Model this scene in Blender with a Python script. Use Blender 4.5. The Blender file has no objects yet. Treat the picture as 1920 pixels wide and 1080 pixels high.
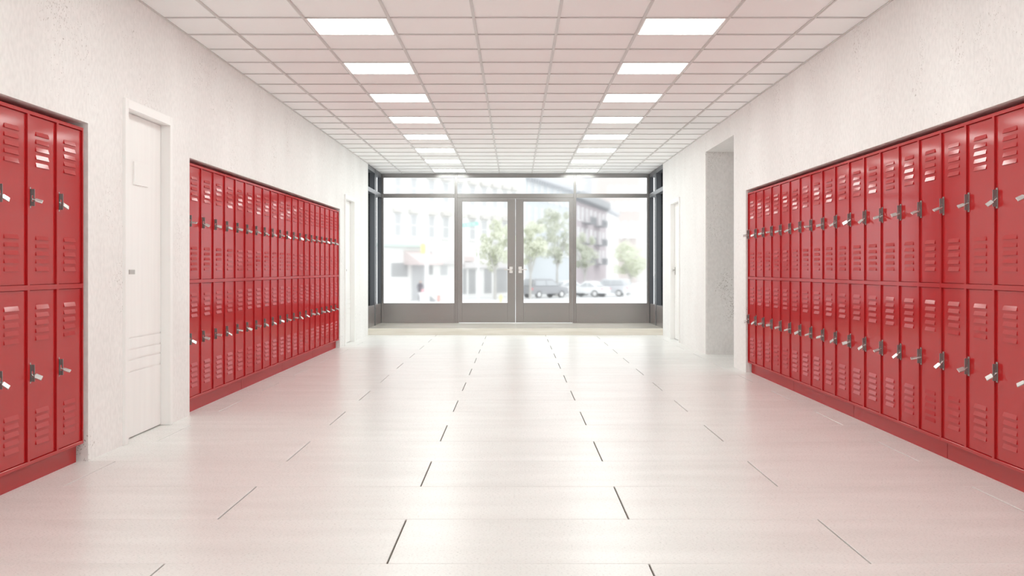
import bpy, math, random
from mathutils import Vector, Matrix
R = math.radians
sc = bpy.context.scene
col = sc.collection

# ------------------------------------------------------------------ camera
EYE = 1.124
FPX = 2211.0
cam_d = bpy.data.cameras.new('camera')
cam = bpy.data.objects.new('camera', cam_d)
col.objects.link(cam)
cam.location = (0, 0, EYE)
cam.rotation_euler = (R(90), 0, 0)
cam_d.sensor_width = 36.0
cam_d.sensor_fit = 'HORIZONTAL'
cam_d.lens = FPX / 1920.0 * 36.0
cam_d.shift_x = -6.5 / 1920.0
cam_d.shift_y = -36.0 / 1920.0
cam_d.clip_start = 0.05
cam_d.clip_end = 2000
sc.camera = cam

# ------------------------------------------------------------------ light
world = bpy.data.worlds.new('world')
sc.world = world
world.use_nodes = True
bg = world.node_tree.nodes['Background']
bg.inputs['Color'].default_value = (0.965, 0.99, 1.0, 1)
bg.inputs['Strength'].default_value = 2.0
PANEL = 12.5                     # luminance of the ceiling light diffusers
sc.view_settings.view_transform = 'Standard'
sc.view_settings.look = 'None'
sc.view_settings.exposure = -0.01
sc.view_settings.gamma = 1.0
sc.view_settings.use_curve_mapping = False
sc.cycles.use_denoising = True
sc.cycles.max_bounces = 14
sc.cycles.diffuse_bounces = 8
sc.cycles.glossy_bounces = 5
sc.cycles.transmission_bounces = 10
sc.cycles.transparent_max_bounces = 16
sc.cycles.sample_clamp_indirect = 12.0

# ------------------------------------------------------------------ dimensions (metres, camera at y = 0)
HW = 2.5          # half width of the hall
CH = 2.900        # ceiling height
YB = -4.0         # back of the hall, behind the camera
YW = 20.0         # end of the side walls
YG = 22.0         # entrance glazing
STEP = 0.112
PITCH = 0.3855    # locker column pitch
GZ = -1.5         # street level
RT = 1.976        # top of locker recess

# ------------------------------------------------------------------ helpers
class MB:
    def __init__(s):
        s.v = []; s.f = []
    def quad(s, *p):
        n = len(s.v); s.v += [tuple(q) for q in p]; s.f.append(tuple(range(n, n + len(p))))
    def box(s, x0, x1, y0, y1, z0, z1, c=0.0):
        if c <= 0:
            n = len(s.v)
            s.v += [(x0,y0,z0),(x1,y0,z0),(x1,y1,z0),(x0,y1,z0),(x0,y0,z1),(x1,y0,z1),(x1,y1,z1),(x0,y1,z1)]
            s.f += [tuple(n+i for i in q) for q in ((0,3,2,1),(4,5,6,7),(0,1,5,4),(1,2,6,5),(2,3,7,6),(3,0,4,7))]
        else:
            # box with chamfered edges (24 verts)
            X=(x0,x1); Y=(y0,y1); Z=(z0,z1); n=len(s.v); idx={}
            for i in (0,1):
                for j in (0,1):
                    for k in (0,1):
                        sx,sy,sz=(1,-1)[i],(1,-1)[j],(1,-1)[k]
                        idx[i,j,k,'x']=len(s.v); s.v.append((X[i],Y[j]+sy*c,Z[k]+sz*c))
                        idx[i,j,k,'y']=len(s.v); s.v.append((X[i]+sx*c,Y[j],Z[k]+sz*c))
                        idx[i,j,k,'z']=len(s.v); s.v.append((X[i]+sx*c,Y[j]+sy*c,Z[k]))
            def F(*a): s.f.append(tuple(idx[q] for q in a))
            F((0,0,0,'x'),(0,0,1,'x'),(0,1,1,'x'),(0,1,0,'x')); F((1,0,0,'x'),(1,1,0,'x'),(1,1,1,'x'),(1,0,1,'x'))
            F((0,0,0,'y'),(1,0,0,'y'),(1,0,1,'y'),(0,0,1,'y')); F((0,1,0,'y'),(0,1,1,'y'),(1,1,1,'y'),(1,1,0,'y'))
            F((0,0,0,'z'),(0,1,0,'z'),(1,1,0,'z'),(1,0,0,'z')); F((0,0,1,'z'),(1,0,1,'z'),(1,1,1,'z'),(0,1,1,'z'))
            for k in (0,1):
                for j in (0,1): F((0,j,k,'y'),(1,j,k,'y'),(1,j,k,'z'),(0,j,k,'z'))
                for i in (0,1): F((i,0,k,'x'),(i,1,k,'x'),(i,1,k,'z'),(i,0,k,'z'))
            for i in (0,1):
                for j in (0,1): F((i,j,0,'x'),(i,j,1,'x'),(i,j,1,'y'),(i,j,0,'y'))
            for i in (0,1):
                for j in (0,1):
                    for k in (0,1): F((i,j,k,'x'),(i,j,k,'y'),(i,j,k,'z'))
    def obox(s, c, sx, sy, sz, rz=0.0, rx=0.0):
        m = Matrix.Translation(c) @ Matrix.Rotation(rz,4,'Z') @ Matrix.Rotation(rx,4,'X')
        t = MB(); t.box(-sx/2,sx/2,-sy/2,sy/2,-sz/2,sz/2)
        s.add(t, m)
    def add(s, o, m=None):
        n = len(s.v)
        s.v += [tuple(m @ Vector(p)) for p in o.v] if m else o.v
        s.f += [tuple(n+i for i in q) for q in o.f]
    def tube(s, p0, p1, r0, r1=None, n=12):
        r1 = r0 if r1 is None else r1
        p0 = Vector(p0); p1 = Vector(p1); d = (p1-p0).normalized()
        a = d.orthogonal().normalized(); b = d.cross(a)
        k = len(s.v)
        for p, r in ((p0,r0),(p1,r1)):
            for i in range(n):
                t = 2*math.pi*i/n
                s.v.append(tuple(p + (a*math.cos(t)+b*math.sin(t))*r))
        for i in range(n):
            j=(i+1)%n; s.f.append((k+i,k+j,k+n+j,k+n+i))
        s.f.append(tuple(range(k+n-1,k-1,-1))); s.f.append(tuple(range(k+n,k+2*n)))
    def prism(s, prof, x0, x1, axis='x'):
        # prof: list of (a,b); extruded along axis; (y,z) for 'x', (x,z) for 'y'
        k=len(s.v); n=len(prof)
        for t in (x0,x1):
            for a,b in prof:
                s.v.append((t,a,b) if axis=='x' else (a,t,b))
        for i in range(n):
            j=(i+1)%n; s.f.append((k+i,k+j,k+n+j,k+n+i))
        s.f.append(tuple(range(k+n-1,k-1,-1))); s.f.append(tuple(range(k+n,k+2*n)))
    def build(s, name, mat, parent=None, loc=None, smooth=False):
        me = bpy.data.meshes.new(name)
        me.from_pydata(s.v, [], s.f)
        me.validate(); 
        import bmesh
        b = bmesh.new(); b.from_mesh(me)
        bmesh.ops.recalc_face_normals(b, faces=b.faces); b.to_mesh(me); b.free()
        if smooth:
            for p in me.polygons: p.use_smooth = True
        me.materials.append(mat)
        o = bpy.data.objects.new(name, me); col.objects.link(o)
        if parent: o.parent = parent
        if loc: o.location = loc
        return o

def tag(o, label=None, cat=None, group=None, kind=None):
    if label: o['label'] = label
    if cat: o['category'] = cat
    if group: o['group'] = group
    if kind: o['kind'] = kind
    return o

def empty(name, loc=(0,0,0), rz=0.0):
    o = bpy.data.objects.new(name, None); col.objects.link(o)
    o.location = loc; o.rotation_euler = (0,0,rz); o.empty_display_size = 0.1
    return o

def struct(o, label, cat):
    return tag(o, label, cat, kind='structure')

def copy_tree(o, parent=None):
    c = o.copy(); col.objects.link(c)
    if parent: c.parent = parent
    for ch in list(o.children): copy_tree(ch, c)
    return c

# ------------------------------------------------------------------ materials
def pmat(name, base, rough=0.5, metal=0.0, coat=0.0, coat_rough=0.1, spec=0.5):
    m = bpy.data.materials.new(name); m.use_nodes = True
    p = m.node_tree.nodes['Principled BSDF']
    p.inputs['Base Color'].default_value = (*base, 1)
    p.inputs['Roughness'].default_value = rough
    p.inputs['Metallic'].default_value = metal
    p.inputs['Coat Weight'].default_value = coat
    p.inputs['Coat Roughness'].default_value = coat_rough
    p.inputs['Specular IOR Level'].default_value = spec
    return m
def N(m, t, **kw):
    n = m.node_tree.nodes.new(t)
    for k, v in kw.items():
        if k in n.inputs: n.inputs[k].default_value = v
        else: setattr(n, k, v)
    return n
def L(m, a, b): m.node_tree.links.new(a, b)
def P(m): return m.node_tree.nodes['Principled BSDF']
def vary(m, c0, c1, scale, stretch=(1,1,1), detail=4, lo=0.35, hi=0.65, coord='Object'):
    tc = N(m,'ShaderNodeTexCoord'); mp = N(m,'ShaderNodeMapping'); mp.inputs['Scale'].default_value = stretch
    L(m, tc.outputs[coord], mp.inputs['Vector'])
    no = N(m,'ShaderNodeTexNoise'); no.inputs['Scale'].default_value = scale; no.inputs['Detail'].default_value = detail
    L(m, mp.outputs[0], no.inputs['Vector'])
    cr = N(m,'ShaderNodeValToRGB'); cr.color_ramp.elements[0].position = lo; cr.color_ramp.elements[1].position = hi
    cr.color_ramp.elements[0].color = (*c0,1); cr.color_ramp.elements[1].color = (*c1,1)
    L(m, no.outputs['Fac'], cr.inputs['Fac'])
    L(m, cr.outputs['Color'], P(m).inputs['Base Color'])
    return mp, no, cr

def concrete(name, c0, c1, pit, pit_scale=58.0, pit_lo=0.085):
    m = pmat(name, c1, 0.62, spec=0.35)
    mp, no, cr = vary(m, c0, c1, 1.6, (1,1,0.7), 7, 0.3, 0.68)
    # finer grain
    n2 = N(m,'ShaderNodeTexNoise'); n2.inputs['Scale'].default_value = 34; n2.inputs['Detail'].default_value = 5
    L(m, mp.outputs[0], n2.inputs['Vector'])
    r2 = N(m,'ShaderNodeMapRange'); r2.inputs['From Min'].default_value=.35; r2.inputs['From Max'].default_value=.62
    r2.inputs['To Min'].default_value=.93; r2.inputs['To Max'].default_value=1.0
    L(m, n2.outputs['Fac'], r2.inputs['Value'])
    mx = N(m,'ShaderNodeMix', data_type='RGBA', blend_type='MULTIPLY'); mx.inputs['Factor'].default_value = 1
    L(m, cr.outputs['Color'], mx.inputs['A']); L(m, r2.outputs[0], mx.inputs['B'])
    # pits, gathered in patches
    vo = N(m,'ShaderNodeTexVoronoi'); vo.inputs['Scale'].default_value = pit_scale
    n4 = N(m,'ShaderNodeTexNoise'); n4.inputs['Scale'].default_value = 9; n4.inputs['Detail'].default_value = 3
    L(m, mp.outputs[0], n4.inputs['Vector'])
    va = N(m,'ShaderNodeMix', data_type='RGBA', blend_type='LINEAR_LIGHT'); va.inputs['Factor'].default_value = .05
    L(m, mp.outputs[0], va.inputs['A']); L(m, n4.outputs['Color'], va.inputs['B'])
    L(m, va.outputs['Result'], vo.inputs['Vector'])
    n3 = N(m,'ShaderNodeTexNoise'); n3.inputs['Scale'].default_value = 2.6; n3.inputs['Detail'].default_value = 4
    L(m, mp.outputs[0], n3.inputs['Vector'])
    th = N(m,'ShaderNodeMapRange'); th.inputs['From Min'].default_value=.42; th.inputs['From Max'].default_value=.68
    th.inputs['To Min'].default_value=0.0; th.inputs['To Max'].default_value=pit_lo*3.2
    L(m, n3.outputs['Fac'], th.inputs['Value'])
    su = N(m,'ShaderNodeMath', operation='SUBTRACT'); L(m, th.outputs[0], su.inputs[0]); L(m, vo.outputs['Distance'], su.inputs[1])
    mu = N(m,'ShaderNodeMath', operation='MULTIPLY', use_clamp=True); L(m, su.outputs[0], mu.inputs[0]); mu.inputs[1].default_value = 14
    m2 = N(m,'ShaderNodeMix', data_type='RGBA'); L(m, mu.outputs[0], m2.inputs['Factor'])
    L(m, mx.outputs['Result'], m2.inputs['A']); m2.inputs['B'].default_value = (*pit,1)
    L(m, m2.outputs['Result'], P(m).inputs['Base Color'])
    bp = N(m,'ShaderNodeBump'); bp.inputs['Strength'].default_value=.25; bp.inputs['Distance'].default_value=.004
    L(m, n2.outputs['Fac'], bp.inputs['Height']); L(m, bp.outputs[0], P(m).inputs['Normal'])
    return m

M = {}
M['wall'] = concrete('white_concrete', (.885,.872,.863), (.94,.932,.925), (.56,.53,.51))
M['wall_grey'] = concrete('grey_concrete', (.80,.79,.78), (.90,.893,.885), (.56,.54,.52), 62, .11)
# floor tiles: pale stone with fine streaks running across the hall
m = pmat('pale_stone_floor', (.86,.82,.78), 0.2, spec=0.2)
mp, no, cr = vary(m, (.755,.745,.727), (.82,.812,.797), 1.0, (1.2,5,1), 8, .32, .66)
geo = N(m,'ShaderNodeNewGeometry')
off = N(m,'ShaderNodeVectorMath', operation='SCALE'); off.inputs['Scale'].default_value = 37.0
cmb = N(m,'ShaderNodeCombineXYZ'); L(m, geo.outputs['Random Per Island'], cmb.inputs[0]); L(m, geo.outputs['Random Per Island'], cmb.inputs[2])
L(m, cmb.outputs[0], off.inputs[0])
ad = N(m,'ShaderNodeVectorMath', operation='ADD'); L(m, mp.outputs[0], ad.inputs[0]); L(m, off.outputs[0], ad.inputs[1])
L(m, ad.outputs[0], no.inputs['Vector'])
gr = N(m,'ShaderNodeTexNoise'); gr.inputs['Scale'].default_value = 85; gr.inputs['Detail'].default_value = 4
mp2 = N(m,'ShaderNodeMapping'); mp2.inputs['Scale'].default_value = (1,3.2,1)
L(m, N(m,'ShaderNodeTexCoord').outputs['Object'], mp2.inputs['Vector']); L(m, mp2.outputs[0], gr.inputs['Vector'])
rr = N(m,'ShaderNodeMapRange'); rr.inputs['From Min'].default_value=.35; rr.inputs['From Max'].default_value=.65
rr.inputs['To Min'].default_value=.925; rr.inputs['To Max'].default_value=1.0; L(m, gr.outputs['Fac'], rr.inputs['Value'])
mx = N(m,'ShaderNodeMix', data_type='RGBA', blend_type='MULTIPLY'); mx.inputs['Factor'].default_value=1
L(m, cr.outputs['Color'], mx.inputs['A']); L(m, rr.outputs[0], mx.inputs['B']); L(m, mx.outputs['Result'], P(m).inputs['Base Color'])
rg = N(m,'ShaderNodeMapRange'); rg.inputs['To Min'].default_value=.24; rg.inputs['To Max'].default_value=.33; L(m, gr.outputs['Fac'], rg.inputs['Value'])
L(m, rg.outputs[0], P(m).inputs['Roughness'])
bp = N(m,'ShaderNodeBump'); bp.inputs['Strength'].default_value=.12; bp.inputs['Distance'].default_value=.002
L(m, gr.outputs['Fac'], bp.inputs['Height']); L(m, bp.outputs[0], P(m).inputs['Normal'])
M['floor'] = m
M['grout'] = pmat('dark_grout', (.10,.085,.07), .9)
m = pmat('cream_step_stone', (.80,.76,.68), 0.22); vary(m, (.74,.70,.61), (.84,.80,.73), 1.5, (1,1,14), 6); P(m).inputs['Roughness'].default_value=.13; P(m).inputs['Specular IOR Level'].default_value=.8; M['step'] = m
m = pmat('ceiling_tile', (.90,.885,.875), 0.8, spec=.2)
vary(m, (.94,.94,.94), (.965,.965,.965), 1.2, (1,1,1), 5, .3, .7); M['tile'] = m
M['tbar'] = pmat('ceiling_grid_metal', (.68,.665,.655), 0.45, spec=.4)
M['lightframe'] = pmat('white_light_trim', (.85,.85,.84), 0.4)
m = bpy.data.materials.new('lit_diffuser'); m.use_nodes = True
nt = m.node_tree; nt.nodes.clear()
em = nt.nodes.new('ShaderNodeEmission'); em.inputs['Color'].default_value=(.935,1,.955,1); em.inputs['Strength'].default_value=PANEL
ou = nt.nodes.new('ShaderNodeOutputMaterial'); nt.links.new(em.outputs[0], ou.inputs[0]); M['lit'] = m
# red enamel
m = pmat('red_enamel', (.46,.006,.009), 0.20, spec=.2)
P(m).inputs['Specular IOR Level'].default_value = 0.0
gl = N(m,'ShaderNodeBsdfGlossy'); gl.inputs['Roughness'].default_value = .09
gs = N(m,'ShaderNodeBsdfGlossy'); gs.inputs['Roughness'].default_value = .34
mxr = N(m,'ShaderNodeMixShader'); mxr.inputs[0].default_value = .045
L(m, P(m).outputs[0], mxr.inputs[1]); L(m, gs.outputs[0], mxr.inputs[2])
mxs = N(m,'ShaderNodeMixShader'); mxs.inputs[0].default_value = .085
L(m, mxr.outputs[0], mxs.inputs[1]); L(m, gl.outputs[0], mxs.inputs[2])
L(m, mxs.outputs[0], m.node_tree.nodes['Material Output'].inputs['Surface'])
M['red'] = m
M['latch'] = pmat('latch_steel', (.36,.355,.34), 0.36, metal=.6)
M['latch_dark'] = pmat('dark_latch_steel', (.24,.235,.23), 0.42, metal=.5)
M['lever'] = pmat('bright_lever_steel', (.66,.65,.64), 0.25, metal=.7)
M['white_paint'] = pmat('white_door_paint', (.93,.925,.915), 0.38)
m = pmat('white_door_leaf', (.91,.9,.885), 0.42); vary(m,(.915,.908,.9),(.945,.94,.93),3,(6,6,.35),5); M['leaf'] = m
M['notice'] = pmat('white_plate', (.93,.93,.92), 0.5)
M['alu'] = pmat('grey_aluminium', (.35,.335,.33), 0.27, metal=.92)
M['alu_dark'] = pmat('slate_aluminium', (.12,.13,.145), 0.34, metal=.5)
M['handle'] = pmat('satin_handle', (.80,.77,.76), 0.3, metal=.55)
M['side_handle'] = pmat('dull_handle', (.50,.48,.46), 0.4, metal=.6)
# glass: a faintly frosted sheet (weak index, rough transmission) with a normal surface sheen
m = bpy.data.materials.new('hazy_glass'); m.use_nodes = True
nt = m.node_tree; nt.nodes.clear()
rf = nt.nodes.new('ShaderNodeBsdfRefraction'); rf.distribution='GGX'; rf.inputs['IOR'].default_value=1.012; rf.inputs['Roughness'].default_value=.25
rf.inputs['Color'].default_value=(1,1,1,1)
tr = nt.nodes.new('ShaderNodeBsdfTransparent')
mxa = nt.nodes.new('ShaderNodeMixShader'); mxa.inputs[0].default_value=.75
gl = nt.nodes.new('ShaderNodeBsdfGlossy'); gl.inputs['Roughness'].default_value=.03
lw = nt.nodes.new('ShaderNodeFresnel'); lw.inputs['IOR'].default_value=1.12
mxb = nt.nodes.new('ShaderNodeMixShader')
ou = nt.nodes.new('ShaderNodeOutputMaterial')
nt.links.new(tr.outputs[0], mxa.inputs[1]); nt.links.new(rf.outputs[0], mxa.inputs[2])
nt.links.new(lw.outputs[0], mxb.inputs[0]); nt.links.new(mxa.outputs[0], mxb.inputs[1]); nt.links.new(gl.outputs[0], mxb.inputs[2])
nt.links.new(mxb.outputs[0], ou.inputs[0]); M['glass'] = m

# ------------------------------------------------------------------ floor
GAP = .0035
TW, TD = 1.846, .797
def tiles(mb, X0, X1, Y0, Y1):
    j0 = math.floor((Y0-5.292)/TD); y = 5.292 + j0*TD; j = j0
    while y < Y1:
        x0 = (.5086 if j % 2 == 0 else -.490)
        i = math.floor((X0-x0)/TW)
        while x0 + i*TW < X1:
            a = max(X0, x0+i*TW+GAP); b = min(X1, x0+(i+1)*TW-GAP)
            c = max(Y0, y+.002); d = min(Y1, y+TD-.002)
            if b-a > .01 and d-c > .01:
                t = MB(); ch = .0015
                t.box(a,b,c,d,-.03,0,ch); mb.add(t)
            i += 1
        y += TD; j += 1
fl = MB(); tiles(fl, -3.1, 3.1, YB, YW+.02); tiles(fl, 3.103, 6.0, 13.5, 15.5)
o = fl.build('floor', M['floor']); struct(o, 'pale stone tiled floor of the hall in staggered long tiles', 'floor')
g = MB(); g.box(-3.2,3.2,YB-.2,YW+.2,-.06,-.007); g.box(3.2,6.1,13.4,15.6,-.06,-.007)
g = g.build('grout', M['grout'], o)
# landing in front of the entrance
s = MB(); s.box(-2.62,2.62,YW,YG+.14,-.05,STEP,.004)
o = s.build('floor_landing', M['step']); struct(o, 'cream stone step and landing in front of the glazed entrance', 'step')

# ------------------------------------------------------------------ walls
D1 = (7.505, 8.538); D2 = (17.22, 18.25); D3 = (17.90, 18.93)
CAS = .06; DZ = 2.155
def wall(side, segs):
    b = MB()
    s = -1 if side == 'left' else 1
    def bx(xa, xb, ya, yb, za, zb):
        x0, x1 = sorted((s*xa, s*xb)); b.box(x0,x1,ya,yb,za,zb)
    for kind, ya, yb in segs:
        if kind == 'solid': bx(HW, 3.2, ya, yb, 0, CH+.02)
        elif kind == 'recess':
            bx(HW, 3.2, ya, yb, RT, CH+.02); bx(3.02, 3.2, ya, yb, 0, RT)
        elif kind == 'door':
            bx(HW, 3.2, ya, yb, DZ+CAS-.02, CH+.02); bx(2.62, 3.2, ya, yb, 0, DZ+CAS-.02)
        elif kind == 'open':
            bx(HW, 3.2, ya, yb, 2.658, CH+.02)
    return b.build('wall_'+side, M['wall'])
def dseg(d): return ('door', d[0]+.03, d[1]-.03)
A0, A1 = 2.965, 6.898
B0, B1 = 9.045, 16.80
C0, C1 = 3.08, 12.79
o = wall('left', [('solid',YB,A0),('recess',A0,A1),('solid',A1,D1[0]+.03),dseg(D1),('solid',D1[1]-.03,B0),('recess',B0,B1),
                  ('solid',B1,D2[0]+.03),dseg(D2),('solid',D2[1]-.03,YW)])
struct(o, 'rough white concrete wall on the left with two locker recesses', 'wall')
o = wall('right', [('solid',YB,C0),('recess',C0,C1),('solid',C1,13.5),('open',13.5,15.5),('solid',15.5,D3[0]+.03),dseg(D3),('solid',D3[1]-.03,YW)])
struct(o, 'rough white concrete wall on the right with one long locker recess', 'wall')
b = MB(); b.box(3.2,6.2,13.3,13.5,0,CH); b.box(6.0,6.2,13.5,15.5,0,CH); b.box(3.2,6.2,15.5,15.7,0,CH); b.box(3.2,6.0,13.5,15.5,2.658,CH)
o = b.build('wall_passage', M['wall']); struct(o, 'white concrete walls of the side passage opening off the right wall', 'wall')
b = MB(); b.box(2.52,3.25,15.494,15.4999,0,2.657)
o = b.build('wall_passage_facing', M['wall_grey']); struct(o, 'greyer pitted concrete jamb facing the camera in the side passage', 'wall')
b = MB(); b.box(-3.2,3.2,YB-.2,YB,0,CH+.02)
o = b.build('wall_back', M['wall']); struct(o, 'white concrete wall closing the hall behind the camera', 'wall')

# ------------------------------------------------------------------ ceiling
TP = .6037
TX0 = -.900 - 3*TP          # a grid line
TY0 = 8.365 - 21*TP
LX = (-.900-TP, .911)
light_cells = []
for k in range(-6, 8):
    for x in LX: light_cells.append((x, 8.365 + k*3*TP))
def is_light(x, y):
    return any(abs(x-a) < .05 and abs(y-b) < .05 for a, b in light_cells)
c = MB(); g = MB()
XE = 2.64
nx0 = math.floor((-HW-TX0-.2)/TP); 
x = TX0 - TP
while x < XE:
    y = TY0
    while y < YG+.1:
        a, b_ = max(-XE, x), min(XE, x+TP); c0, c1 = max(YB, y), min(YG+.12, y+TP)
        if b_-a > .01 and c1-c0 > .01 and not is_light(x, y):
            c.box(a, b_, c0, c1, CH+.009, CH+.022)
        y += TP
    x += TP
c.box(-3.2,3.2,YB-.2,YG+.16,CH+.05,CH+.35)
o = c.build('ceiling', M['tile']); struct(o, 'suspended ceiling of square off-white tiles', 'ceiling')
bw = .0105
x = TX0 - TP
while x < XE:
    if x > -XE: 
        g.box(x-bw, x+bw, YB, YG+.1, CH, CH+.008)
        g.box(x-bw*.35, x+bw*.35, YB, YG+.1, CH-.0025, CH)
    x += TP
y = TY0
while y < YG+.1:
    if y > YB: g.box(-XE, XE, y-bw*.8, y+bw*.8, CH+.0005, CH+.0075)
    y += TP
g.box(-HW-.01,-HW+.012,YB,YW,CH,CH+.008); g.box(HW-.012,HW+.01,YB,YW,CH,CH+.008)
o = g.build('ceiling_grid', M['tbar'], None); struct(o, 'pale grey metal grid that carries the ceiling tiles', 'ceiling grid')

fr = MB(); w = TP-.02; t = .012
fr.box(-w/2,w/2,-w/2,-w/2+t,0,.03); fr.box(-w/2,w/2,w/2-t,w/2,0,.03); fr.box(-w/2,-w/2+t,-w/2+t,w/2-t,0,.03); fr.box(w/2-t,w/2,-w/2+t,w/2-t,0,.03)
df = MB(); df.box(-w/2+t,w/2-t,-w/2+t,w/2-t,.002,.010)
proto = None
vis = [q for q in light_cells if q[1] > 8]
ordn = ['nearest the camera','second from the camera','third from the camera','fourth from the camera','fifth from the camera','sixth from the camera','second from the glass entrance','nearest the glass entrance']
for (x, y) in light_cells:
    if y < YB or y > YG: continue
    if proto is None:
        L0 = proto = empty('ceiling_light'); fr.build('frame', M['lightframe'], proto); df.build('diffuser', M['lit'], proto)
    else: L0 = copy_tree(proto)
    L0.location = (x+TP/2, y+TP/2, CH+.001)
    side = 'left' if x < 0 else 'right'
    k = round((y-8.365)/(3*TP))
    if k >= 0: lab = 'lit square ceiling panel in the %s row, %s' % (side, ordn[k])
    else: lab = 'lit square ceiling panel in the %s row, out of frame above the camera' % side
    tag(L0, lab, 'ceiling light', 'lit ceiling panels in the %s row' % side)

# ------------------------------------------------------------------ lockers
LB, LT = .109, 1.943            # bottom and top of the cabinets
MID = (LB+LT)/2
ST, RAIL, MR = .028, .018, .026  # stile, rail, middle rail
INS = .010                       # doors sit behind the face frame
dw = PITCH-ST-.005
dh = (LT-LB)/2 - RAIL - MR/2 - .004
LVW = .172
def door_mesh():
    b = MB(); b.box(-dw/2, dw/2, INS, INS+.02, 0, dh, .0012)
    for base in (dh-.076-.024-4*.041, .070):
        for k in range(5):
            z = base + k*.041; h = .024; p = .007; y0 = INS+.0005
            xa, xb = -LVW/2, LVW/2
            e = .004
            v = [(xa,y0,z),(xb,y0,z),(xb-.001,y0-p,z),(xa+.001,y0-p,z),(xa+e,y0-.0003,z+h),(xb-e,y0-.0003,z+h)]
            n = len(b.v); b.v += v
            b.f += [(n,n+3,n+2,n+1),(n+3,n+4,n+5,n+2),(n,n+4,n+3),(n+1,n+2,n+5),(n,n+1,n+5,n+4)]
    return b
def latch_mesh():
    b = MB()
    b.box(-.014,.010,-.004,0,-.054,.054,.001)          # plate on the door
    return b
def housing_mesh():
    b = MB()   # folded housing with a slot through it
    for (z0,z1,y0,y1) in ((.012,.044,-.026,-.004),(-.044,-.020,-.026,-.004),(-.020,.012,-.026,-.019),(-.020,.012,-.010,-.004)):
        b.box(-.0035,.0035,y0,y1,z0,z1)
    b.box(-.0085,-.0035,-.012,-.004,-.044,.044)
    return b
def lever_mesh():
    b = MB()
    b.tube((0,.012,.004),(0,-.014,-.006),.0042,.0042,8)
    m_ = Matrix.Rotation(R(24),4,'X')
    t = MB(); t.box(-.0145,.0145,-.052,-.014,-.004,.004,.0015); b.add(t, m_)
    t = MB(); t.box(-.007,.007,-.014,.002,-.005,.004,.001); b.add(t, m_)
    return b
dm = door_mesh(); lm = latch_mesh(); hm = housing_mesh(); vm = lever_mesh()
rnd = random.Random(7)
proto_door = None
def locker_bank(n, plinths, loc, rz, label):
    global proto_door
    W = n*PITCH
    r = tag(empty('locker_bank', loc, rz), label, 'lockers', 'banks of red two-tier school lockers')
    b = MB(); e = .0012
    b.box(e, W-e, INS+.022, .45, LB, LT)                              # carcass
    b.box(e, W-e, 0, .03, LT-RAIL, LT, .001); b.box(e, W-e, 0, .03, LB, LB+RAIL, .001)
    b.box(e, W-e, .0006, .03, MID-MR/2, MID+MR/2)
    for i in range(n+1):
        a = max(e, i*PITCH-ST/2); c_ = min(W-e, i*PITCH+ST/2)
        b.box(a, c_, .0003, .03, LB+.001, LT-.001)
    b.build('face_frame', M['red'], r)
    per = n//plinths
    for k in range(plinths):
        p = MB(); p.box(k*per*PITCH+.004, (k+1)*per*PITCH-.004, .0425, .44, 0, LB)
        p.build('plinth', M['red'], r)
    for i in range(n):
        for tier in (0,1):
            z = (LB+RAIL+.002) if tier == 0 else (MID+MR/2+.002)
            if proto_door is None:
                d = proto_door = dm.build('door', M['red'])
                h = lm.build('latch_plate', M['latch'], d, (-dw/2+.016, INS, dh/2+.012)); 
                q = hm.build('latch_housing', M['latch_dark'], d, (-dw/2+.018, INS, dh/2+.012))
                v = vm.build('latch_lever', M['lever'], d, (-dw/2+.018, INS-.014, dh/2+.004))
                tag(v, 'bright steel lever'); tag(h, 'grey steel latch plate')
                d.parent = r
            else: d = copy_tree(proto_door, r)
            d.location = ((i+.5)*PITCH, 0, z)
            for chd in d.children:
                if chd.name.startswith('latch_lever'):
                    chd.rotation_euler = (R(rnd.choice((-14,-4,0,10,20))), R(rnd.choice((20,30,38,44)))*(-1 if rz > 0 else 1), R(rnd.uniform(-22,22)))
    return r
XF = HW+.0125
locker_bank(10, 2, (-XF, 6.86-10*PITCH, 0), R(90), 'red locker bank cut by the left edge of the photo, before the first white door')
locker_bank(10, 2, (-XF, 9.06, 0), R(90), 'red locker bank on the left wall just past the near white door')
locker_bank(10, 2, (-XF, 12.915, 0), R(90), 'red locker bank on the left wall farther along, ending near the far white door')
locker_bank(10, 2, (XF, 6.975, 0), R(-90), 'red locker bank cut by the right edge of the photo')
locker_bank(10, 2, (XF, 10.83, 0), R(-90), 'red locker bank in the middle of the right wall recess')
locker_bank(5, 1, (XF, 12.7575, 0), R(-90), 'narrow five-column red locker bank at the far end of the right recess, beside the passage')

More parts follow.
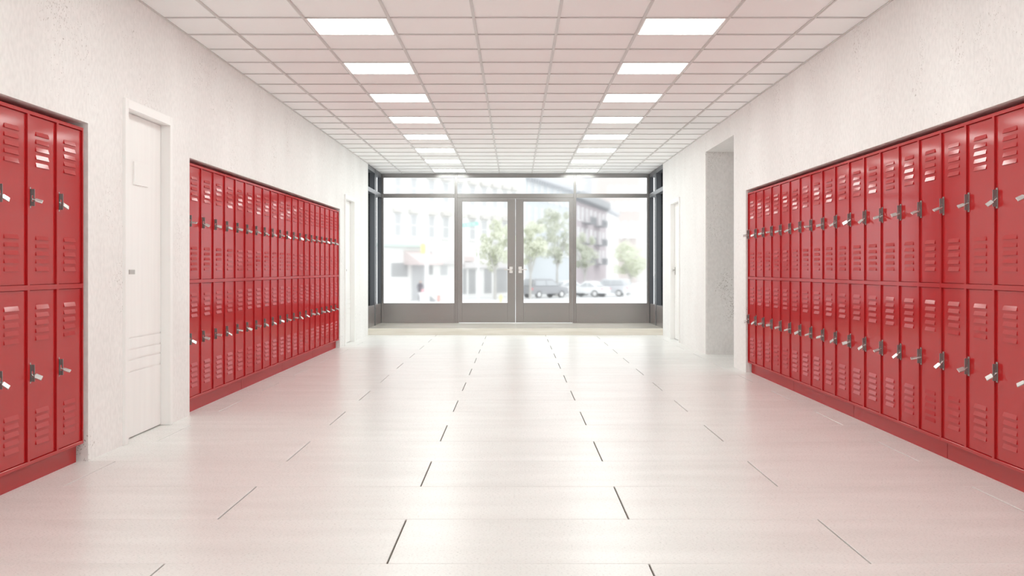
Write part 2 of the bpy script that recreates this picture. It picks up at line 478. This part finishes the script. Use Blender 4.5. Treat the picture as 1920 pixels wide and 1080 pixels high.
# ------------------------------------------------------------------ white side doors
def side_door(idx, d, sgn, label, handle_near=True, mirror=False):
    r = empty('door_%d' % idx, (sgn*HW, (d[0]+d[1])/2, 0)); struct(r, label, 'door')
    w = d[1]-d[0]
    def bx(b, xa, xb, ya, yb, za, zb, c=0):      # xa: distance into the wall from its face
        x0, x1 = sorted((sgn*xa, sgn*xb)); b.box(x0,x1,ya,yb,za,zb,c)
    f = MB()
    bx(f,-.02,.10,-w/2,-w/2+CAS,0,DZ+CAS,.002); bx(f,-.02,.10,w/2-CAS,w/2,0,DZ+CAS,.002); bx(f,-.02,.10,-w/2+CAS,w/2-CAS,DZ,DZ+CAS,.002)
    f.build('frame', M['white_paint'], r)
    l = MB()
    y0, y1 = -w/2+CAS+.003, w/2-CAS-.003
    # leaf with four grooves low down
    zs = [.008]; 
    for z in (.443,.521,.590,.667): zs += [z-.005, z+.005]
    zs.append(DZ-.003)
    for i in range(0, len(zs), 2): bx(l,.05,.09,y0,y1,zs[i],zs[i+1])
    bx(l,.056,.088,y0,y1,.01,DZ-.005)
    l.build('leaf', M['leaf'], r)
    n = MB(); s_ = -1 if handle_near else 1
    ya = -w/2+CAS+.295
    bx(n,.040,.05,ya,ya+.30,1.687,1.84,.001)
    n.build('notice_plate', M['notice'], r)
    h = MB(); yh = s_*(w/2-CAS-.05)
    bx(h,.044,.05,yh-.022,yh+.022,1.03,1.15,.001); bx(h,.0,.05,yh-.009,yh+.009,1.095,1.113)
    bx(h,-.005,.008,min(yh-.01*s_, yh-.12*s_),max(yh-.01*s_, yh-.12*s_),1.088,1.118,.002)
    h.build('handle', M['side_handle'], r)
side_door(3, D1, -1, 'white door with grey lever handle in the left wall, near the camera')
side_door(4, D2, -1, 'white door far down the left wall beyond the lockers')
side_door(5, D3, 1, 'white door far down the right wall beyond the side passage', handle_near=False)

# ------------------------------------------------------------------ glazed entrance
ZG0, ZT0, ZT1, ZG1 = .481, 2.451, 2.525, 2.825
DEP = .10
def bay(idx, x0, x1, label, ml, mr):
    r = empty('window_%d' % idx, ((x0+x1)/2, YG, STEP)); struct(r, label, 'window')
    ox, oz = -(x0+x1)/2, -STEP
    f = MB()
    def bx(b, a,b_,c,d,e,g_, ch=0): b.box(a+ox,b_+ox,c,d,e+oz,g_+oz, ch)
    bx(f,x0,x0+ml,0,DEP,STEP,CH,.002); bx(f,x1-mr,x1,0,DEP,STEP,CH,.002)
    bx(f,x0+ml,x1-mr,0.004,DEP,ZG1,CH,.002); bx(f,x0+ml,x1-mr,.004,DEP,ZT0,ZT1,.002)
    f.build('frame', M['alu'], r)
    p = MB(); bx(p,x0+ml,x1-mr,.008,DEP-.01,STEP,ZG0,.002); p.build('base_panel', M['alu'], r)
    g_ = MB(); bx(g_,x0+ml,x1-mr,.05,.056,ZG0,ZT0); g_.build('pane', M['glass'], r)
    g_ = MB(); bx(g_,x0+ml,x1-mr,.05,.056,ZT1,ZG1); g_.build('transom_pane', M['glass'], r)
bay(1, -2.5, -1.114, 'tall left window of the glazed entrance with base panel and transom', .037, .028)
bay(2, 1.110, 2.5, 'tall right window of the glazed entrance with base panel and transom', .024, .045)
r = empty('window_3', (0,YG,ZT0)); struct(r, 'wide transom window over the glazed double doors', 'window')
f = MB(); oz=-ZT0
f.box(-1.114,-1.085,0,DEP,STEP+oz,CH+oz,.002); f.box(1.0866,1.110,0,DEP,STEP+oz,CH+oz,.002)
f.box(-1.085,1.0866,.004,DEP,ZG1+oz,CH+oz,.002); f.box(-1.085,1.0866,.004,DEP,ZT0+oz,ZT1+oz,.002)
f.box(-1.085,-1.058,.02,DEP,STEP+oz,ZT0+oz); f.box(1.067,1.0866,.02,DEP,STEP+oz,ZT0+oz); f.box(-1.058,1.067,.02,DEP,2.435+oz,ZT0+oz)
f.build('frame', M['alu'], r)
g_ = MB(); g_.box(-1.085,1.0866,.05,.056,ZT1+oz,ZG1+oz); g_.build('transom_pane', M['glass'], r)
def entrance_door(idx, x0, x1, g0, g1, hx0, hx1, lever, label):
    r = empty('door_%d' % idx, ((x0+x1)/2, YG, STEP)); struct(r, label, 'door')
    ox, oz = -(x0+x1)/2, -STEP
    f = MB(); zb, zt, gz0, gz1 = STEP+.009, 2.43, .487, 2.377
    ya, yb = .008, .055
    f.box(x0+ox,g0+ox,ya,yb,zb+oz,zt+oz,.0015); f.box(g1+ox,x1+ox,ya,yb,zb+oz,zt+oz,.0015)
    f.box(g0+ox,g1+ox,ya+.0005,yb,zb+oz,gz0+oz,.001); f.box(g0+ox,g1+ox,ya+.0005,yb,gz1+oz,zt+oz,.001)
    f.build('leaf_frame', M['alu'], r)
    q = MB(); q.box(g0+ox,g1+ox,.028,.034,gz0+oz,gz1+oz); q.build('pane', M['glass'], r)
    h = MB()
    h.box(hx0+ox,hx1+ox,-.004,.008,1.108+oz,1.164+oz,.001); h.box(hx0+ox,hx1+ox,-.004,.008,1.044+oz,1.098+oz,.001)
    h.box(hx0+.02+ox,hx1-.02+ox,-.05,-.002,1.098+oz,1.118+oz)
    a, b_ = (hx0-.10, hx1-.02) if lever < 0 else (hx0+.02, hx1+.10)
    h.box(a+ox,b_+ox,-.055,-.042,1.099+oz,1.120+oz,.003)
    h.build('handle', M['handle'], r)
entrance_door(1, -1.055, -.004, -.994, -.149, -.114, -.052, -1, 'left leaf of the glazed entrance double doors')
entrance_door(2, .004, 1.064, .151, 1.002, .056, .118, 1, 'right leaf of the glazed entrance double doors')
for idx, sgn, label in ((4,-1,'narrow side window left of the landing, turned to face the street side'),(5,1,'narrow side window right of the landing, turned to face the street side')):
    r = empty('window_%d' % idx, (sgn*HW, YW+1, STEP)); struct(r, label, 'window')
    def bx(b, xa, xb, ya, yb, za, zb, c=0):
        x0, x1 = sorted((sgn*xa, sgn*xb)); b.box(x0,x1,ya-YW-1,yb-YW-1,za-STEP,zb-STEP,c)
    f = MB(); y0, y1 = YW, YG
    bx(f,0.001,.12,20.98,21.08,STEP,CH,.002)
    bx(f,0.001,.075,21.985,YG+.1,STEP,CH)
    bx(f,.001,.10,y0,y1-.01,ZG1,CH,.001); bx(f,0.0,.10,y0,y1-.012,ZT0,ZT1,.001)
    f.build('frame', M['alu_dark'], r)
    p = MB(); bx(p,.005,.10,y0,20.98,STEP,ZG0,.001); bx(p,.005,.10,21.08,y1-.012,STEP,ZG0,.001); p.build('base_panel', M['alu'], r)
    g_ = MB()
    bx(g_,.085,.09,y0,20.98,ZG0,ZT0); bx(g_,.085,.09,21.08,y1-.01,ZG0,ZT0); g_.build('pane', M['glass'], r)
    g_ = MB(); bx(g_,.085,.09,y0,20.98,ZT1,ZG1); bx(g_,.085,.09,21.08,y1-.01,ZT1,ZG1); g_.build('transom_pane', M['glass'], r)

# ------------------------------------------------------------------ the street outside
def at(px, py, D):
    return Vector(((px-966.5)/FPX*D, D, EYE+(504-py)/FPX*D))
def X(px, D): return (px-966.5)/FPX*D
M['street'] = pmat('pale_asphalt', (0.684, 0.690, 0.695), .9); M['pavement'] = pmat('pale_pavement', (0.707, 0.707, 0.701), .9)  # street colours are lightened: the bright outdoor haze is put into them
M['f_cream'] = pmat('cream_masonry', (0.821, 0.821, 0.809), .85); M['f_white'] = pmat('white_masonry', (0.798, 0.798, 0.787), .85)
M['f_blue'] = pmat('pale_grey_masonry', (0.570, 0.604, 0.627), .85); M['f_brown'] = pmat('hazed_brick', (0.456, 0.410, 0.427), .85)  # brown brick with the haze's whitening mixed into its colour
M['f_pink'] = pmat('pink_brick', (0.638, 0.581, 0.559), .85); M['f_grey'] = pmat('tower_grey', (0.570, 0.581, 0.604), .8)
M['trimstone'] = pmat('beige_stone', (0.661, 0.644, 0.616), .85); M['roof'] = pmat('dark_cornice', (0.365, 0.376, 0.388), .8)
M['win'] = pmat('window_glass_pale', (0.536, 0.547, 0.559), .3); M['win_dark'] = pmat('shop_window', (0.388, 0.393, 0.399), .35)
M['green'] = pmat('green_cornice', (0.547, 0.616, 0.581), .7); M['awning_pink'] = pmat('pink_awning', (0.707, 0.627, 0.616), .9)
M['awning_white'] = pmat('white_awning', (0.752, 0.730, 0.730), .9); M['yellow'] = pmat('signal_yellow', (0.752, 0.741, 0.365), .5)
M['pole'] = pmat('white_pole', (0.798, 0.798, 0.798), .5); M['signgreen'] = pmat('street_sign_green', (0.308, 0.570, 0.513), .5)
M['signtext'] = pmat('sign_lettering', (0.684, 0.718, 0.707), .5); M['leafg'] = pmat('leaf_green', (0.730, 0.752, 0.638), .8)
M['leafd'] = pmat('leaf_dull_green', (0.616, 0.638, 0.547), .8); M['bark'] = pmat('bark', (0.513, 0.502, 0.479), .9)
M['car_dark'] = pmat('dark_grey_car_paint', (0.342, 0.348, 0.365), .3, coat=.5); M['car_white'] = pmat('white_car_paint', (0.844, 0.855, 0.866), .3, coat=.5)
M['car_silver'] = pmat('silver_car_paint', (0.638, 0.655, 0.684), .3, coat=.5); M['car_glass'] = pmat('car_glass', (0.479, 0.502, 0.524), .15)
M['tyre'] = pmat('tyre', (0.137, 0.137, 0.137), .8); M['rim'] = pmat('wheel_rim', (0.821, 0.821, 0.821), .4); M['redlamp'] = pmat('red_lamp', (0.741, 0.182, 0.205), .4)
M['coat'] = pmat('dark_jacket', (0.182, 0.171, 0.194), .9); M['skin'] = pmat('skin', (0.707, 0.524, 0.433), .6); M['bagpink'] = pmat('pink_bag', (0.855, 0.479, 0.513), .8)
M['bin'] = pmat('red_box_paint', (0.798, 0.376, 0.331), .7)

g = MB(); g.box(-140,140,YG+1.6,420,GZ-.4,GZ); o = g.build('ground', M['street']); struct(o, 'pale street surface outside the entrance', 'ground')
g = MB(); g.box(-6,6,YG+.14,YG+1.6,GZ-.2,STEP-.02); 
for k in range(6): g.box(-6,6,YG+1.6+.3*k,YG+1.9+.3*k,GZ-.1,STEP-.02-.25*(k+1))
g.box(-140,-2.62,YW-20,YG+1.6,GZ-.4,GZ+.02) ; g.box(3.2+3,140,YW-20,YG+1.6,GZ-.4,GZ+.02)
o = g.build('ground_steps', M['pavement']); struct(o, 'pale outside steps and pavement down to the street', 'ground')

def ray_line(px, p1, p2):
    # parameter along segment p1-p2 (plan) met by the sight line through px
    k = (px-966.5)/FPX
    dx, dy = p2[0]-p1[0], p2[1]-p1[1]
    t = (k*p1[1]-p1[0])/(dx-k*dy)
    return t
def facade(name, p1, p2, depth, h, mat, label, wins, cornice=None, lintel=True, winmat='win', cat='building', extra=None):
    """building with its long face from p1 to p2 (plan); wins = [(u0,u1,z0,z1)] in metres along the face / above street"""
    v = Vector((p2[0]-p1[0], p2[1]-p1[1], 0)); Ln = v.length; a = math.atan2(v.y, v.x)
    r = tag(empty(name, (p1[0],p1[1],GZ), a), label, cat)
    b = MB(); b.box(0,Ln,0,depth,0,h) ; b.build('wall', M[mat], r)
    if cornice:
        b = MB(); b.box(-.2,Ln+.2,-cornice[1],depth,h-cornice[0],h+.05); 
        n = int(Ln/1.2)
        for i in range(n): b.box(i*1.2+.3,i*1.2+.6,-cornice[1]*.7,0,h-cornice[0]-.35,h-cornice[0])
        b.build('cornice', M[cornice[2]], r)
    for (u0,u1,z0,z1) in wins:
        f = MB(); t = .09
        f.box(u0,u0+t,-.06,.0,z0,z1); f.box(u1-t,u1,-.06,0,z0,z1); f.box(u0+t,u1-t,-.06,0,z1-t,z1); f.box(u0+t,u1-t,-.06,0,(z0+z1)/2-.04,(z0+z1)/2+.04)
        f.box(u0-.1,u1+.1,-.18,0,z0-.16,z0)
        fo = f.build('window', M['f_white'], r)
        q = MB(); q.box(u0+t,u1-t,-.03,-.005,z0,z1-t); q.build('pane', M[winmat], fo)
        if lintel:
            q = MB(); w = u1-u0; q.prism([(u0-.22*w,z1+.05),(u1+.22*w,z1+.05),(u1+.3*w,z1+.38),((u0+u1)/2,z1+.62),(u0-.3*w,z1+.38)], -.32, 0, 'y')
            q.build('lintel', M['trimstone'], fo)
    return r, Ln, a

# left corner building, pale masonry with hooded windows and shops below
P1 = (X(690,92), 92.0); P2 = (X(985,118), 118.0)
Ln = math.dist(P1, P2)
wins = []
for px in (745,775,808,835,861,885,907,927,946,963):
    t = ray_line(px, P1, P2)*Ln
    w = 1.15
    for z0, z1 in ((7.23-1.9, 7.23-.05), (10.3-1.9, 10.3-.05), (13.4-1.9,13.4)):
        wins.append((t-w/2, t+w/2, z0, z1))
bA, LA, aA = facade('corner_building', P1, P2, 5, 19, 'f_cream', 'pale corner building with hooded windows behind the left window and door', wins, (1.0,.6,'trimstone'))
def onA(name, px0, px1, z0, z1, out, mat, depth=0.0):
    u0, u1 = ray_line(px0,P1,P2)*LA, ray_line(px1,P1,P2)*LA
    b = MB(); b.box(u0,u1,-out,-depth if depth else 0,z0,z1); return b.build(name, M[mat], bA)
def zA(px, py):     # height above the street of an image point on the face
    t = ray_line(px,P1,P2); D = P1[1]+t*(P2[1]-P1[1]); return EYE+(504-py)/FPX*D-GZ
onA('cornice', 700, 800, zA(745,463), zA(745,458), .35, 'green')
onA('shop_window', 733, 764, zA(748,519), zA(748,493), .04, 'win_dark')
onA('doorway', 772, 795, 0.02, zA(783,490), .05, 'win')
onA('shop_window', 804, 811, zA(808,515), zA(808,497), .04, 'win_dark')
onA('shop_window', 826, 838, zA(832,516), zA(832,498), .04, 'win')
onA('fascia', 806, 866, zA(830,495), zA(830,471), .25, 'awning_white')
for a_, b_ in ((867,874),(879,891),(908,921),(926,951)):
    onA('shop_window', a_, b_, .35, zA((a_+b_)/2,505), .04, 'win_dark')
onA('fascia', 867, 950, zA(905,502), zA(905,492), .3, 'awning_white')
onA('fascia', 867, 886, zA(876,490), zA(876,481), .2, 'awning_pink')
u0, u1 = ray_line(757,P1,P2)*LA, ray_line(802,P1,P2)*LA
b = MB(); z0, z1 = zA(780,497), zA(780,470)
b.prism([(0,z1),(-1.5,z0+.25),(-1.5,z0),(0,z0)], u0, u1, 'x'); b.build('awning', M['awning_pink'], bA)

# bluish grey building across the side street
Q1 = (X(986,126), 126.0); Q2 = (X(1076,150), 150.0); LQ = math.dist(Q1,Q2)
wins = []
for px in (992,1004,1016,1028,1040,1051,1062,1070):
    t = ray_line(px,Q1,Q2)*LQ
    for z0 in (4.2,7.4,10.4): wins.append((t-.7,t+.7,z0,z0+2.0))
facade('stone_building', Q1, Q2, 5, 13.3, 'f_blue', 'pale bluish stone building seen through the right entrance door', wins, (.9,.6,'f_grey'), False, 'win')
# brown tenement with fire escapes
T1 = (X(1077,154), 154.0); T2 = (X(1137,185), 185.0); LT_ = math.dist(T1,T2)
wins = []
for px in (1084,1092,1100,1108,1116,1124,1131):
    t = ray_line(px,T1,T2)*LT_
    for z0 in (3.6,6.4,9.2): wins.append((t-.8,t+.8,z0,z0+1.8))
tn, LT2, _ = facade('brick_tenement', T1, T2, 5, 12.9, 'f_brown', 'brown brick tenement with dark cornice behind the right window', wins, (1.0,.7,'roof'), False, 'win')
for px in (1097,1119):
    u = ray_line(px,T1,T2)*LT_
    b = MB()
    for z in (3.2,6.0,8.8):
        b.box(u-3,u+3,-1.2,-.02,z,z+.12); b.box(u-3,u+3,-1.25,-1.15,z+.9,z+1.0)
        for k in range(13): b.box(u-3+k*.5-.03,u-3+k*.5+.03,-1.23,-1.17,z,z+1)
    b.build('fire_escape', M['roof'], tn)
W1 = (X(1138,189),189.0); W2 = (X(1158,208),208.0); LW = math.dist(W1,W2)
wins = []
for px in (1142,1148,1153):
    t = ray_line(px,W1,W2)*LW
    for z0 in (3.6,6.4,9.0): wins.append((t-.9,t+.9,z0,z0+1.6))
facade('white_building', W1, W2, 5, 12.5, 'f_white', 'white narrow building at the far end of the brown tenement', wins, (.5,.4,'f_grey'), False, 'f_cream')
# pink apartment block farther off
K1 = (X(1120,240),240.0); K2 = (X(1204,240),240.0)
wins = []
for i in range(6):
    for z0 in (12,16,19.2,24): wins.append((2.2+i*1.45, 3.1+i*1.45, z0-1.5, z0+.3))
facade('apartment_block', K1, K2, 16, 34, 'f_pink', 'tall pink brick apartment block in the distance on the right', wins, None, False, 'f_cream')
facade('grey_tower', (X(1096,300),300.0), (X(1117,300),300.0), 12, 60, 'f_grey', 'pale grey tower rising behind the brown tenement', [], None, False)
facade('low_shop_building', (X(1160,215),215.0), (X(1193,215),215.0), 10, 9.4, 'f_pink', 'low pink brick shop building behind the street tree on the right', [(.6,1.3,5.2,6.9),(1.9,2.6,5.2,6.9)], (1.2,.5,'f_white'), False, 'win')
facade('far_white_house', (X(1193,225),225.0), (X(1225,225),225.0), 10, 10, 'f_white', 'plain white building at the right edge of the right window', [], None, False)

# trees
def tree(px, D, top, bot_crown, wid, mat, label, seed, trunk_r=.14):
    rn = random.Random(seed)
    x = X(px, D); zt = EYE+(504-top)/FPX*D; zb = EYE+(504-bot_crown)/FPX*D; w = wid/FPX*D/2
    r = tag(empty('street_tree', (x,D,GZ)), label, 'tree', 'trees along the street')
    b = MB(); b.tube((0,0,0),(.05,0,zb-GZ+.6),trunk_r,trunk_r*.6,10)
    for k in range(5):
        an = rn.uniform(0,6.28); b.tube((.03,0,zb-GZ+rn.uniform(-.2,.5)),(math.cos(an)*w*.5,math.sin(an)*w*.5,(zb+zt)/2-GZ),trunk_r*.5,.03,6)
    b.build('trunk', M['bark'], r)
    f = MB(); cz = (zt+zb)/2-GZ; hh = (zt-zb)/2
    blobs = []
    for k in range(30):
        while True:
            p = Vector((rn.uniform(-1,1),rn.uniform(-1,1),rn.uniform(-1,1)))
            if p.length < 1: break
        blobs.append((Vector((p.x*w*.78,p.y*w*.78,cz+p.z*hh*.8)), rn.uniform(.16,.30)*w))
    for c_, rad in blobs:
        for k in range(70):
            d = Vector((rn.gauss(0,1),rn.gauss(0,1),rn.gauss(0,1))).normalized()*rad*rn.uniform(.55,1.05)
            q = c_+d; s_ = rn.uniform(.10,.19)
            e1 = Vector((rn.gauss(0,1),rn.gauss(0,1),rn.gauss(0,1))).normalized(); e2 = e1.orthogonal().normalized()
            f.v += [tuple(q-e1*s_), tuple(q+e2*s_*.5), tuple(q+e1*s_), tuple(q-e2*s_*.5)]; n=len(f.v)
            f.f.append((n-4,n-3,n-2,n-1))
    f.build('foliage', M[mat], r)
tree(928, 101, 400, 512, 84, 'leafg', 'pale green street tree behind the left entrance door glass', 3)
tree(994, 104, 395, 520, 70, 'leafg', 'pale green street tree at the left of the right entrance door glass', 5)
tree(1044, 112, 375, 505, 84, 'leafd', 'dull green street tree behind the cars in the right entrance door glass', 8)
tree(1096, 128, 420, 520, 60, 'leafd', 'small dull green tree before the brown tenement', 9)
tree(1182, 118, 450, 527, 84, 'leafg', 'yellow green street tree at the right of the right window', 11)

# cars
def car(name, px, D, rz, L_, H_, paint, label, boxy=False):
    x = X(px, D)
    r = tag(empty(name, (x, D, GZ), rz), label, 'car', 'cars parked along the street')
    W_ = 1.78; h = L_/2
    if boxy: lower = [(-h,.35),(-h,.95),(-h+.1,1.05),(h-.9,1.05),(h-.1,.9),(h,.7),(h,.35)]; cab = [(-h+.12,1.05),(-h+.3,H_-.06),(-h+.5,H_),(h-1.75,H_),(h-.95,1.05)]
    else: lower = [(-h,.35),(-h,.8),(-h+.12,.93),(h-1.1,.93),(h-.15,.78),(h,.62),(h,.35)]; cab = [(-h+.55,.93),(-h+1.15,H_-.04),(-h+1.35,H_),(h-2.0,H_),(h-1.15,.93)]
    b = MB(); b.prism(lower, -W_/2, W_/2, 'y')
    bo = b.build('body', M[paint], r)
    bm_ = bo.modifiers.new('bevel','BEVEL'); bm_.width=.07; bm_.segments=3
    b = MB(); n = len(cab); k=0
    for s_ in (-1,1):
        for a_, z in cab:
            t_ = (z-.93)/(H_-.93); b.v.append((a_, s_*(W_/2-.05-.16*t_), z))
    for i in range(n):
        j=(i+1)%n; b.f.append((i,j,n+j,n+i))
    b.f += [tuple(range(n-1,-1,-1)), tuple(range(n,2*n))]
    co = b.build('cabin', M[paint], r); bm_ = co.modifiers.new('bevel','BEVEL'); bm_.width=.05; bm_.segments=2
    # side and end windows
    q = MB()
    cx0 = cab[0][0]+.25; cx1 = cab[-1][0]-.35; zt = H_-.16; zb = cab[0][1]+.06
    for s_ in (-1,1):
        yb_ = s_*(W_/2-.04); yt = s_*(W_/2-.17)
        mid = (cx0+cx1)/2
        for (a0,a1,c0,c1) in ((cx0,mid-.04,cab[2][0]+.05,mid-.04),(mid+.04,cx1,mid+.04,cab[3][0]-.05)):
            q.quad((a0,yb_+s_*.012,zb),(a1,yb_+s_*.012,zb),(c1,yt+s_*.012,zt),(c0,yt+s_*.012,zt))
    a,b2 = cab[0],cab[1]
    q.quad((a[0]-.015,-W_/2+.2,a[1]+.08),(a[0]-.015,W_/2-.2,a[1]+.08),(b2[0]-.015,W_/2-.3,b2[1]-.03),(b2[0]-.015,-W_/2+.3,b2[1]-.03))
    a,b2 = cab[-1],cab[-2]
    q.quad((a[0]+.0,-W_/2+.2,a[1]+.05),(a[0]+.0,W_/2-.2,a[1]+.05),(b2[0]+.05,W_/2-.3,b2[1]-.06),(b2[0]+.05,-W_/2+.3,b2[1]-.06))
    q.build('window_glass', M['car_glass'], r)
    for sx in (-h+.8, h-.85):
        for sy in (-1,1):
            w = MB(); w.tube((sx,sy*(W_/2-.2),.33),(sx,sy*(W_/2+.01),.33),.33,.33,20); wo = w.build('wheel', M['tyre'], r)
            w = MB(); w.tube((sx,sy*(W_/2),.33),(sx,sy*(W_/2+.02),.33),.21,.19,16); w.build('rim', M['rim'], wo)
    for sy in (-1,1):
        w = MB(); y0, y1 = sorted((sy*(W_/2-.3), sy*(W_/2+.005))); w.box(-h-.02,-h+.12,y0,y1,.72,.92 if boxy else .84,.01); w.build('tail_light', M['redlamp'], r)
        w = MB(); w.box(h-.1,h+.015,y0,y1,.60,.72,.01); w.build('headlight', M['rim'], r)
    return r
car('estate_car', 1021, 107, R(38), 4.3, 1.72, 'car_dark', 'dark grey tall car parked at the left of the right entrance door glass', True)
car('sedan_car', 1070, 116, R(25), 4.2, 1.45, 'car_white', 'pale car partly hidden behind the dark grey car and the door post')
car('sedan_car', 1102, 110, R(150), 3.9, 1.48, 'car_white', 'white car at the left of the right window')
car('minivan', 1142, 112, R(155), 4.2, 1.68, 'car_silver', 'silver van-like car to the right of the white car', True)

# street furniture
def post(px, D, top, r_, mat, name, label, cat):
    rr_ = tag(empty(name, (X(px,D), D, GZ)), label, cat)
    b = MB(); zt = EYE+(504-top)/FPX*D-GZ
    b.tube((0,0,0),(0,0,zt),r_,r_*.8,14); b.tube((0,0,0),(0,0,.5),r_*1.9,r_*1.3,14)
    b.build('pole', M[mat], rr_); return rr_, zt
D_ = 88
rr_, zt = post(800, D_, 395, .13, 'pole', 'traffic_signal', 'white pole with yellow traffic signal seen through the left window', 'traffic signal')
z = EYE+(504-475)/FPX*D_-GZ; b = MB(); b.box(-.42,-.14,-.15,.15,z,z+.74,.02); h_ = b.build('signal_head', M['yellow'], rr_)
for k in range(3):
    b = MB(); b.tube((-.28,-.15,z+.13+k*.24),(-.28,-.24,z+.13+k*.24),.09,.09,14); b.build('lamp_hood', M['yellow'], h_)
b = MB(); b.box(-.5,0,-.02,.02,z+1.1,z+1.22); b.build('sign_blade', M['signtext'], rr_)
b = MB(); b.tube((-.2,0,z+.35),(0,0,z+.35),.03,.03,8); b.build('bracket', M['pole'], rr_)
D_ = 82
rr_, zt = post(897, D_, 360, .05, 'pole', 'street_sign', 'green street name sign on a thin pole behind the left entrance door', 'street sign')
z = EYE+(504-421)/FPX*D_-GZ
sg = MB(); sg.obox((0,0,0),1.18,.03,.27); so = sg.build('sign_blade', M['signgreen'], rr_, (-.57,-.06,z)); so.rotation_euler=(0,R(-8),0)
tx = MB()
for k,(a_,w_) in enumerate(((-.42,.07),(-.24,.08),(-.12,.05),(-.03,.06),(.16,.07),(.27,.07))): tx.box(a_,a_+w_,-.02,-.015,-.07,.07)
tx.build('lettering', M['signtext'], so)
tag(so, 'green sign blade')
D_ = 86
p = tag(empty('planter', (X(796.5,D_),D_-.2,GZ)), 'white round planter at the foot of the white signal pole', 'planter')
b = MB(); b.tube((0,-.25,0),(0,-.25,.85),.26,.40,20); b.tube((0,-.25,.8),(0,-.25,.9),.44,.44,20); b.build('pot', M['pole'], p)
D_ = 95
b = MB(); b.box(-.09,.09,-.15,.15,0,.45,.02); b.box(-.11,.11,-.17,.17,.4,.48,.01)
o = b.build('newspaper_box', M['bin']); o.location=(X(822.5,D_),D_,GZ); tag(o,'small red box on the pavement right of the white pole','box')
b = MB(); b.prism([(-.2,0),(.3,0),(-.2,.5)], -.25,.25,'y'); b.tube((-.2,-.2,.5),(-.2,.2,.5),.03,.03,8)  # dark triangular bag, simplified to a wedge with a top roll
o = b.build('triangle_bag', M['roof']); o.location=(X(810,D_),D_,GZ); tag(o,'dark wedge-shaped bag on the pavement between pole and red box','sign')
b = MB(); b.tube((0,0,0),(0,0,.5),.10,.10,14); b.tube((0,0,.5),(0,0,.62),.12,.03,14); b.tube((-.17,0,.38),(.17,0,.38),.05,.05,10); b.tube((0,0,0),(0,0,.06),.15,.15,14)
o = b.build('fire_hydrant', M['yellow']); o.location=(X(939,92),92,GZ); tag(o,'yellow hydrant at the right edge of the left entrance door glass','hydrant')
for px, lab in ((1172,'left'),(1186,'middle'),(1199,'right')):
    b = MB(); b.tube((0,0,0),(0,0,.95),.13,.12,14); b.tube((0,0,.95),(0,0,1.08),.12,.04,14); b.tube((0,0,0),(0,0,.1),.17,.17,14)
    o = b.build('bollard', M['pole']); o.location=(X(px,100),100,GZ); tag(o,'pale bollard under the tree at right, %s of three' % lab,'bollard','bollards under the right tree')

# pedestrian standing in front of the doorway
def person(px, D):
    r = tag(empty('person', (X(px,D),D,GZ), R(25)), 'person in a dark jacket carrying a pink bag before the grey doorway', 'person')
    J = {'pel':(0,0,.92),'sp':(0,.01,1.12),'ch':(0,.0,1.32),'nk':(0,0,1.46),'hd':(0,-.01,1.56),'ht':(0,-.01,1.68),
         'hl':(-.10,0,.88),'kl':(-.11,-.04,.50),'al':(-.11,.02,.10),'tl':(-.12,-.13,.04),
         'hr':(.10,0,.88),'kr':(.12,-.10,.50),'ar':(.12,.02,.12),'tr':(.13,-.12,.05),
         'sl':(-.18,0,1.38),'el':(-.23,.03,1.12),'wl':(-.22,-.10,.90),'fl':(-.21,-.14,.82),
         'sr':(.18,0,1.38),'er':(.24,0,1.13),'wr':(.20,-.18,1.02),'fr':(.16,-.24,1.00)}
    E = [('pel','sp'),('sp','ch'),('ch','nk'),('nk','hd'),('hd','ht'),('pel','hl'),('hl','kl'),('kl','al'),('al','tl'),('pel','hr'),('hr','kr'),('kr','ar'),('ar','tr'),
         ('ch','sl'),('sl','el'),('el','wl'),('wl','fl'),('ch','sr'),('sr','er'),('er','wr'),('wr','fr')]
    RR = {'pel':.15,'sp':.13,'ch':.16,'nk':.06,'hd':.10,'ht':.085,'hl':.10,'hr':.10,'kl':.065,'kr':.065,'al':.045,'ar':.045,'tl':.04,'tr':.04,'sl':.07,'sr':.07,'el':.05,'er':.05,'wl':.035,'wr':.035,'fl':.035,'fr':.035}
    ks = list(J); me = bpy.data.meshes.new('body'); me.from_pydata([J[k] for k in ks], [(ks.index(a),ks.index(b)) for a,b in E], [])
    o = bpy.data.objects.new('body', me); col.objects.link(o); o.parent = r
    o.modifiers.new('skin','SKIN'); s_ = o.modifiers.new('sub','SUBSURF'); s_.levels=1; s_.render_levels=1
    for i,k in enumerate(ks): me.skin_vertices[0].data[i].radius = (RR[k],RR[k]*.85)
    me.skin_vertices[0].data[0].use_root = True
    me.materials.append(M['coat'])
    b = MB(); b.box(.02,.30,-.30,-.14,.72,.98,.03); b.build('bag', M['bagpink'], r)
    b = MB(); b.tube((0,-.06,1.50),(0,-.075,1.64),.075,.085,14); b.build('face', M['skin'], r)
person(788, 95)
